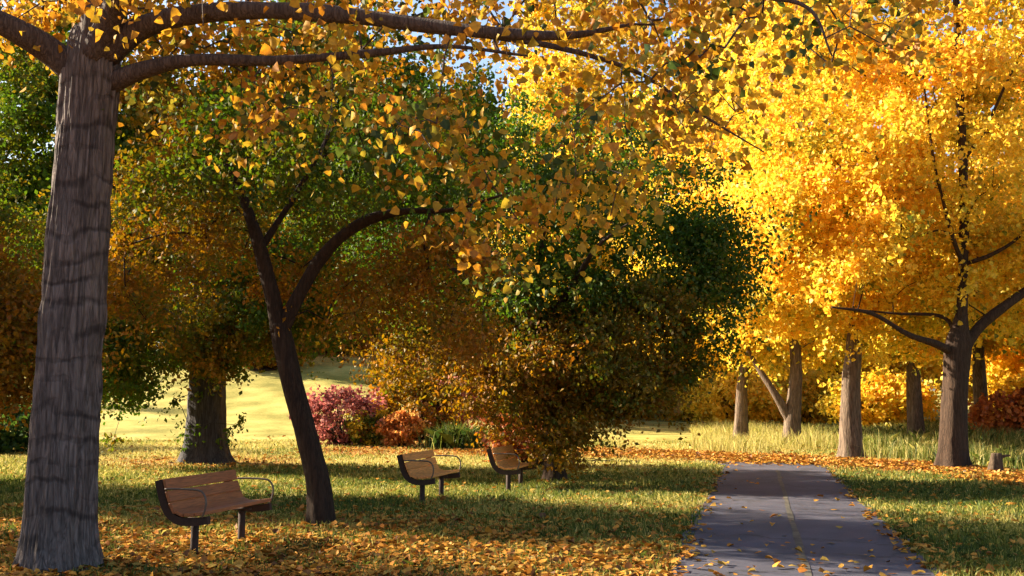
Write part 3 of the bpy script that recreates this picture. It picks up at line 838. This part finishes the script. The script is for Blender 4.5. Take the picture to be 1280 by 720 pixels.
t4 = g(927, 550); D4 = t4[1]
def t4p(px, py, r, dd=0): return [*at(px, py, D4 + dd), r]
tr4 = [t4p(926, 556, .30), t4p(926, 540, .27), t4p(927, 510, .24), t4p(928, 480, .2), t4p(935, 420, .17), t4p(930, 300, .13), t4p(925, 140, .08), t4p(930, 20, .03)]
tr4[0][2] = -.1
make_tree('yellow_tree', 'slim straight trunked yellow tree beyond the grass left of the forked one', 'tree', (t4[0], t4[1], 0), tr4,
          [blob(925, 220, D4 + 1, 5.0, 4.2, 6.0, 1.0), blob(900, 400, D4 + 1.5, 3.4, 3.2, 1.6, .4)],
          300, 170, .75, .165, (.48, .05, .05), seed=12, bark=BARK_PALE, furrow=.03, first_ok=3.2, turn_fn=turnY(.49), gap=.38, group='yellow grove beside the path', leafmat=GOLD)

for px, py, d, h, sd_, lab in ((884, 524, 62, 11, 31, 'slim far tree with pale forked trunk just right of the dark leafy band'), (906, 523, 66, 12, 32, 'slim far tree standing directly behind the straight trunked yellow one on its left'),
                               (1145, 546, 40, 10, 33, 'slim pale trunked tree far behind, between the two nearest yellow trees'), (1228, 540, 44, 10, 34, 'slim pale tree far behind, just right of the stout Y forked one')):
    p = at(px, py, d)
    edge_tree('slim_tree', lab, p[0], d, h, 2.6, .30, 150, 130, .17, .5, sd_, low=3.0, spread=.6, bark=BARK_PALE, mat=GOLD, sd=(.07, .05), first=3.2, leaf='round')

# ---- 7. far trees: three kinds, then copies
farlab = 'distant golden tree deep in the grove, crown merging with its neighbours'
fy = edge_tree('yellow_tree', farlab, 30, 62, 17, 5.8, .3, 380, 110, .26, .49, 13, low=.9, mat=GOLD, leaf='round', spread=.9, bark=BARK_PALE, group='far golden trees', sd=(.05, .05), furrow=.02)
fy2 = edge_tree('yellow_tree', farlab, 19, 78, 16, 6.0, .34, 380, 110, .28, .52, 14, low=1.2, mat=GOLD, leaf='round', spread=.95, bark=BARK_PALE, group='far golden trees', sd=(.06, .05), furrow=.02)
rows = [(27, 50, 1), (38, 66, 1), (11.5, 92, 0), (29, 84, 1), (40, 84, 0), (47, 72, 0), (20, 104, 1), (33, 108, 0), (48, 104, 1), (17.4, 90, 0), (60, 90, 1), (9, 128, 0), (3, 140, 1), (24, 36, 1), (14, 150, 0), (26, 140, 1), (40, 135, 0), (55, 130, 1), (70, 125, 0), (75, 105, 1), (31, 160, 0), (50, 165, 1), (85, 150, 0)]
for i, (x, y, k) in enumerate(rows):
    src = (fy, fy2)[k]
    s = rng.uniform(.85, 1.15)
    copy_tree(src, (x, y, float(height(x, y))), rng.uniform(0, 6.28), (s, s * rng.uniform(.9, 1.1)))
hl = 'distant mixed autumn tree on the hillside behind the lawn'
fo = edge_tree('hillside_tree', hl, -24, 76, 25, 7.0, .45, 440, 120, .34, .55, 15, low=.3, leaf='round', spread=1.2, group='far hillside trees', sd=(.13, .07), mat=BRONZE,
               turn_fn=lambda t: .54 + .5 * (noise3(t[None] * .25, 19)[0] - .5))
fg = edge_tree('hillside_tree', 'distant dark green tree on the hillside behind the lawn', -33, 75, 25, 7.0, .45, 440, 120, .34, .2, 16, low=.2, leaf='round', spread=1.2, group='far green hillside trees', sd=(.09, .06), mat=BRONZE)
for i, (x, y, k) in enumerate([(-43, 78, 1), (-15, 76, 1), (-6, 79, 1), (3, 84, 0), (-53, 84, 0), (-38, 90, 0), (-20, 92, 1), (-8, 96, 0), (8, 96, 1), (-2, 108, 1), (-29, 100, 1), (-62, 92, 1), (-14, 112, 0), (-48, 104, 0), (-70, 104, 1)]):
    sc_ = rng.uniform(.85, 1.1) * (.68 if x < -32 else 1)
    copy_tree((fo, fg)[k], (x, y, float(height(x, y))), rng.uniform(0, 6.28), (sc_, sc_))
# ------------------------------------------------------------------ shrubs
def shrub(name, label, px, py, d, rx, rz, n_cl, per, size, mat, turn, cat='shrub', group=None, shape='round', spread=.2, up=0.0):
    p = at(px, py, d); x, y = p[0], p[1]; z0 = float(height(x, y))
    base = np.array([x, y, z0])
    root = empty(name, base, label, cat, group)
    mb = MB(); C = []; T = []
    mb.tube([base + [0, 0, -.4], base + [0, 0, -.06], base + [0, 0, .03]], [rx * .4, rx * .4, rx * .2], 9)
    for k in range(n_cl):
        v = rng.normal(size=3); v /= np.linalg.norm(v); v *= rng.uniform(.35, 1) ** .5
        t = base + np.array([v[0] * rx, v[1] * rx * .8, rz * (1.0 + v[2] * .95)])
        t[2] = max(t[2], z0 + .1)
        a = base + np.array([*rng.uniform(-.2, .2, 2) * rx, -.1])
        ts = np.linspace(0, 1, 6)[:, None]
        c = a + (t - a) * .4 + np.array([0, 0, rz * .5])
        pts = (1 - ts) ** 2 * a + 2 * ts * (1 - ts) * c + ts ** 2 * t
        mb.tube(pts, np.linspace(.018, .006, 6), 4, cap=False)
        cc = clump(t, per, spread, sub=6, tight=.3)
        C.append(cc); T.append(turn[0] + rng.normal() * turn[1] + rng.normal(size=per) * turn[2])
    mb.build('stems', BARK_DARK, root, off=base)
    C = np.concatenate(C); T = np.clip(np.concatenate(T), 0, 1)
    k = C[:, 2] > z0 + .03
    leaf_mesh('foliage', C[k], size, T[k], mat, root, shape, -.2 if up else .2, off=base)
    return root
shrub('burning_bush', 'magenta pink shrub at the edge of the sunlit lawn behind the leaning tree', 425, 545, 35, 1.45, .95, 62, 60, .12, MAGENTA, (.5, .25, .15), spread=.25)
shrub('burning_bush', 'small pink shrub rising behind the green clump', 562, 530, 40, .9, 1.25, 50, 60, .14, MAGENTA, (.75, .2, .15), spread=.25)
shrub('orange_shrub', 'bright orange rounded shrub between the pink shrub and the green clump', 502, 552, 34, .62, .55, 60, 60, .1, ORANGE, (.55, .2, .15), spread=.16)
shrub('olive_shrub', 'yellow green shrub just left of the orange one', 462, 550, 34.5, .7, .55, 50, 60, .11, LEAF, (.38, .08, .06), spread=.2)
shrub('tan_shrub', 'tall bronze shrub in the middle of the bed behind the benches', 520, 530, 39, 1.6, 1.3, 80, 60, .15, BRONZE, (.62, .14, .08), spread=.35)
shrub('russet_shrub', 'russet shrub half hidden behind the far bench', 668, 570, 25.5, 1.15, .75, 70, 60, .1, RED, (.3, .2, .15), spread=.22)
shrub('green_shrub', 'dark green shrub at the far left edge of the lawn', -2, 560, 30, 1.6, .75, 80, 70, .13, LEAF, (.08, .06, .05), spread=.3)
shrub('red_shrub', 'red orange shrub in the grass at the right edge of the grove', 1272, 538, 37, 1.5, .8, 60, 60, .15, RED, (.5, .25, .15), spread=.35)
gl = 'low golden undergrowth shrub beneath the yellow grove'
su = shrub('undergrowth_shrub', gl, 1100, 520, 52, 2.6, 1.3, 120, 70, .2, GOLD, (.46, .07, .06), group='golden undergrowth shrubs', spread=.5)
for x, y in [(12.6, 60), (15.5, 64), (22.3, 60), (19, 68), (23, 46), (26, 70), (13, 76), (34, 66), (15, 84), (21, 92), (12.5, 104), (31, 54), (26, 52), (29, 60)]:
    s = rng.uniform(.7, 1.25)
    copy_tree(su, (x, y, float(height(x, y))), rng.uniform(0, 6.28), (s, s * rng.uniform(.8, 1.1)))
hs = shrub('hill_shrub', 'bushy bronze shrub on the leaf covered rise below the hillside trees', 330, 470, 62, 2.4, 1.1, 90, 60, .2, BRONZE, (.66, .14, .08), group='shrubs on the rise', spread=.45)
for x, y in [(-6, 58), (-2.5, 52), (.5, 56), (4, 62), (-11, 69), (-16, 70), (-21, 70), (-26, 71), (-31, 70), (-36, 72), (-41, 71), (-46, 73), (-6, 70), (-1, 72), (3, 73), (7, 78), (-13, 74), (-23, 75), (-33, 76), (-50, 78)]:
    s = rng.uniform(.7, 1.2)
    copy_tree(hs, (x, y, float(height(x, y))), rng.uniform(0, 6.28), (s, s))
# long leafy band set on a dark green strip far across the grass
def leafy_band():
    base = np.array([16.2, 92, float(height(16.2, 92))])
    root = empty('leafy_band', base, 'low dark green leafy band far across the bright grass left of the grove', 'leafy_band')
    n = 9000
    c = np.stack([rng.uniform(-6.5, 6.5, n), rng.uniform(-.8, .8, n), rng.uniform(0, 1.35, n)], 1)
    mb = MB()
    for k in range(40):
        x = -6.3 + k * .32
        mb.tube([[x, 0, -.1], [x + .05, .1, .6], [x - .05, 0, 1.2]], [.03, .025, .01], 4)
    mb.build('stems', BARK_DARK, root)
    leaf_mesh('foliage', c, .24, np.clip(rng.normal(.08, .05, n), 0, 1), LEAF, root)
leafy_band()

# spiky grass clump in the bed
def blades(name, base_pts, h, w, lean, mat, turn, parent=None, off=None):
    n = len(base_pts); B = base_pts if off is None else base_pts - off
    a = rng.uniform(0, 2 * np.pi, n)
    side = np.stack([np.cos(a), np.sin(a), np.zeros(n)], 1)
    ld = rng.normal(size=(n, 3)) * [1, 1, 0]; ld = unit(ld)
    H = (h * rng.uniform(.55, 1.25, n))[:, None]; W = (w * rng.uniform(.7, 1.3, n))[:, None]
    l = np.minimum(np.abs(rng.normal(size=(n, 1))) * lean, .95)
    mid = B + np.array([0, 0, 1.0]) * H * .6 + ld * H * l * .3
    tip = B + np.array([0, 0, 1.0]) * H * (1 - .25 * np.minimum(l, 1)) + ld * H * l
    V = np.stack([B - side * W, B + side * W, mid + side * W * .7, tip, mid - side * W * .7], 1).reshape(-1, 3)
    K = np.arange(n)[:, None] * 5 + np.array([0, 1, 2, 3, 4])
    return fast_mesh(name, V, K, mat, parent, {'turn': np.clip(turn, 0, 1)})
p = at(572, 557, 33.5); gb = np.array([p[0], p[1], float(height(p[0], p[1]))])
rt = empty('grass_clump', gb, 'dark green clump of arching spiky leaves between the orange shrub and the far bench', 'plant')
bp_ = gb + np.stack([rng.normal(0, .45, 900), rng.normal(0, .35, 900), np.full(900, -.03)], 1)
blades('foliage', bp_, .85, .02, 1.1, GRASS, rng.normal(.25, .22, 900), rt, gb)

# ------------------------------------------------------------------ lawn blades, tall grass, fallen leaves
def on_path(x, y):
    return path_dist(x, y) < 1.13 + .12 * (noise3(np.stack([x * 3, y * 3, x * 0], -1), 77) - .5)
def lawn():
    n = 330000
    y = np.exp(rng.uniform(np.log(6.5), np.log(38), n))
    x = rng.uniform(-.56, .56, n) * (y + 2)
    m = litter_mask(x, y)
    keep = ~on_path(x, y) & (rng.uniform(size=n) > m * .8)
    x, y = x[keep], y[keep]
    P = np.stack([x, y, height(x, y) - .005], 1)
    n1 = noise3(np.stack([x * .45, y * .45, x * 0], 1), 41) + .6 * noise3(np.stack([x * 2.5, y * 2.5, x * 0], 1), 42) - .8
    sz = (.05 + .05 * noise3(np.stack([x * 1.2, y * 1.2, x * 0], 1), 44)) * (1 + .012 * y)
    o = blades('lawn_grass', P, sz, .0028 + .00026 * y, .8, GRASS, .40 + .32 * smooth(18, 28, y) + n1 * .5 + rng.normal(0, .2, len(x)))
    tag(o, 'short green and straw lawn grass over the park', 'grass', kind='stuff')
lawn()
def tall_grass():
    n = 150000
    y = rng.uniform(17, 56, n); x = rng.uniform(3, 30, n)
    bt = beyond_trail(x, y) - .5
    d = noise3(np.stack([x * .35, y * .35, x * 0], 1), 45)
    keep = (bt > 0) & (rng.uniform(size=n) < smooth(.25, .6, d) * smooth(0, 1.5, bt)) & (x > 4.8 + (y - 28) * .17) & (path_dist(x, y) > 1.6)
    x, y = x[keep], y[keep]
    gr = smooth(7, 10.5, x - (y - 24) * .22)
    P = np.stack([x, y, height(x, y) - .01], 1)
    o = blades('tall_grass', P, (.28 + .36 * noise3(P * .5, 46)), .0065, .55, GRASS, np.where(rng.uniform(size=len(x)) < .25, .9, .72 - .42 * gr) + rng.normal(0, .12, len(x)))
    tag(o, 'tall unmown grass around the trunks of the yellow grove', 'grass', kind='stuff')
tall_grass()
def litter():
    n = 110000
    y = np.exp(rng.uniform(np.log(6.5), np.log(40), n)); x = rng.uniform(-.56, .56, n) * (y + 2)
    m = litter_mask(x, y)
    base = np.where(on_path(x, y), .045 * smooth(13, 8.5, y) + .008, .10)
    pd = path_dist(x, y)
    edge = smooth(.35, .0, np.abs(pd - 1.22)) * .5
    cl = smooth(.25, .6, noise3(np.stack([x * 2.2, y * 2.2, x * 0], 1), 61))
    turnpath = smooth(24, 26.5, y) * smooth(1.3, .9, pd) * .8
    keep = rng.uniform(size=n) < np.maximum.reduce([np.where(on_path(x, y), 0, m * (.4 + .6 * cl)), base, edge * cl, turnpath])
    x, y = x[keep], y[keep]
    k = 30000; u = rng.uniform(1.2, len(TRAIL) - 3.2, k); i = u.astype(int); q = TRAIL[i] * (1 - (u - i))[:, None] + TRAIL[i + 1] * (u - i)[:, None]
    q = q + rng.normal(size=(k, 2)) * (.5 + .6 * smooth(8.5, 6.5, q[:, 0]))[:, None]
    x = np.concatenate([x, q[:, 0]]); y = np.concatenate([y, q[:, 1]])
    z = height(x, y) + rng.uniform(.012, .05, len(x)) + np.where(on_path(x, y), .016, 0)
    C = np.stack([x, y, z], 1)
    o = leaf_mesh('leaf_litter', C, .068 + .0012 * y, np.clip(rng.normal(.45, .3, len(x)), 0, 1), LITTER, None, 'round', 0, .72, curl=.35)
    tag(o, 'orange and brown fallen leaves scattered over the lawn and path', 'leaves', kind='stuff')
litter()

# ------------------------------------------------------------------ benches
ALONG = unit(np.array([.225, .974, 0]))        # length, parallel to the path
def make_bench(loc, label, wood):
    root = empty('park_bench', loc, label, 'bench', 'wooden benches facing the path')
    root.scale = (.96, .96, .96)
    root.rotation_euler = (0, 0, math.atan2(-ALONG[0], ALONG[1]))   # local +y runs along the bench, +x is its front
    HL = .76
    # side profile, back top -> seat front (x forward, z up)
    prof = spline([[-.30, .80, 0], [-.25, .62, 0], [-.19, .49, 0], [-.08, .415, 0], [.08, .41, 0], [.24, .43, 0]], 26)[:, :2]
    for s in (-1, 1):
        y = s * .71
        m = MB()   # flat curved bar under the slats
        d = np.gradient(prof, axis=0); d /= np.linalg.norm(d, axis=1)[:, None]
        nn = np.stack([-d[:, 1], d[:, 0]], 1)
        th = .08
        V = []; n = len(prof)
        for i in range(n):
            a = prof[i]; b = prof[i] - nn[i] * th * (1 if nn[i][1] >= 0 or True else 1)
            for q, yy in ((a, y - .03), (a, y + .03), (b, y + .03), (b, y - .03)): V.append([q[0], yy, q[1] - .012])
        fs = []
        for i in range(n - 1):
            for k in range(4): fs.append((i * 4 + k, i * 4 + (k + 1) % 4, i * 4 + 4 + (k + 1) % 4, i * 4 + 4 + k))
        fs += [(0, 1, 2, 3), tuple(range(n * 4 - 1, n * 4 - 5, -1))]
        m.add(V, fs); m.build('side_frame', IRON, root, smoothed=False, fix=True)
        y = s * .52
        m = MB()
        m.tube([[-.02, y, -.12], [-.02, y, .0], [-.02, y, .36]], [.042, .042, .042], 14)
        m.box((-.02, y, .385 - .02), (.2, .09, .02))
        m.build('leg', IRON, root, fix=True)
    def slat(m, x, z, ang, w):
        c, s = math.cos(ang), math.sin(ang)
        m.box((x, 0, z), (w, HL * 2 + rng.uniform(-.006, .006), .036), [(c, 0, s), (0, 1, 0), (-s, 0, c)])
    m = MB()
    for x, z, an in ((-.275, .735, R(106)), (-.235, .61, R(110)), (-.185, .495, R(118))): slat(m, x + .03, z, an, .118)
    m.build('backrest', wood, root, smoothed=False, fix=True)
    m = MB()
    for x, z, an in ((-.085, .445, R(-22)), (.04, .432, R(2)), (.165, .445, R(7))): slat(m, x, z, an, .118)
    m.build('seat', wood, root, smoothed=False, fix=True)
    for s in (-1, 1):
        y = s * (HL + .012)
        m = MB()
        pts = spline([[.20, y, .41], [.235, y, .50], [.235, y, .60], [.19, y, .67], [.10, y, .69], [-.1, y, .695], [-.24, y, .69]], 30)
        m.tube(pts, .011, 8)
        m.build('armrest', ROD, root)
    return root
def bench_at(px, py, label, wood):
    q = g(px, py); q[2] = float(height(q[0], q[1]))
    c = q + ALONG * .52 + np.array([.02, 0, 0])
    c[2] = float(height(c[0], c[1]))
    return make_bench(c, label, wood)
bench_at(241, 693, 'shade-darkened wood bench nearest the camera, beside the big grey trunk', WOOD_SHADED)
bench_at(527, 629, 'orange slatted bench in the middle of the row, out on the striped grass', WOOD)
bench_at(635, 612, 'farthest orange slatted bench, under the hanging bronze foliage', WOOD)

# ------------------------------------------------------------------ stump and dark line on the grass
q = g(1245, 594); q[2] = float(height(q[0], q[1]))
root = empty('stump', q, 'small dark broken stump in the green grass right of the stout yellow tree', 'stump')
m = MB(); trunk_mesh(m, spline([[0, 0, -.1, .17], [0, 0, .1, .14], [.02, 0, .28, .12], [.03, 0, .42, .10]], 20), 20, .03, .4, 5)
m.build('trunk', STUMPM, root)
m = MB(); m.tube([[.02, 0, .25], [.16, -.03, .36], [.3, -.05, .38]], [.05, .035, .015], 8); m.build('limb', STUMPM, root)
q = g(760, 577); q[2] = float(height(q[0], q[1]))  # thin forked tube laid along a dark line on the grass
root = empty('dark_line', q, 'thin dark forked line lying on the lit grass below the spreading tree', 'branch')
m = MB(); m.tube([[-.9, .1, .03], [-.4, .05, .06], [.2, 0, .05], [.9, -.15, .04]], [.008, .016, .022, .03], 7)
m.tube([[-.1, .03, .05], [-.4, -.15, .12], [-.7, -.2, .1]], [.014, .01, .005], 6)
o = m.build('wood', BARK_DARK, root)

# ------------------------------------------------------------------ light, sky, camera
SUN_EL, AZ = R(26), R(-69)       # azimuth from +Y, negative to the left
sd = Vector((math.sin(AZ) * math.cos(SUN_EL), math.cos(AZ) * math.cos(SUN_EL), math.sin(SUN_EL)))
sl = bpy.data.lights.new('sun', 'SUN'); sl.energy = 5.0; sl.angle = R(.5); sl.color = (1.0, .84, .62)
so = bpy.data.objects.new('sun', sl); COL.objects.link(so)
so.rotation_euler = sd.to_track_quat('Z', 'Y').to_euler(); so.location = (-20, 12, 20)
w = bpy.data.worlds.new('World'); scene.world = w; w.use_nodes = True
t = w.node_tree
bg = t.nodes['Background']
sky = t.nodes.new('ShaderNodeTexSky'); sky.sky_type = 'NISHITA'; sky.sun_disc = False
sky.sun_elevation = SUN_EL; sky.sun_rotation = AZ; sky.air_density = 1.0; sky.dust_density = 2.0; sky.ozone_density = 1.5
t.links.new(sky.outputs[0], bg.inputs['Color']); bg.inputs['Strength'].default_value = .06

cam = bpy.data.cameras.new('camera'); cam.sensor_width = 36; cam.lens = F / 1280 * 36; cam.clip_end = 4000; cam.clip_start = .05
co = bpy.data.objects.new('camera', cam); COL.objects.link(co)
co.location = (0, 0, EYE); co.rotation_euler = (R(90) + TH, 0, 0)
scene.camera = co
vs = scene.view_settings
vs.view_transform = 'Standard'; vs.look = 'None'; vs.gamma = 1; vs.exposure = 2.25; vs.use_curve_mapping = False
cy = scene.cycles
cy.max_bounces = 8; cy.diffuse_bounces = 5; cy.glossy_bounces = 2; cy.transmission_bounces = 4; cy.transparent_max_bounces = 4
cy.use_denoising = True
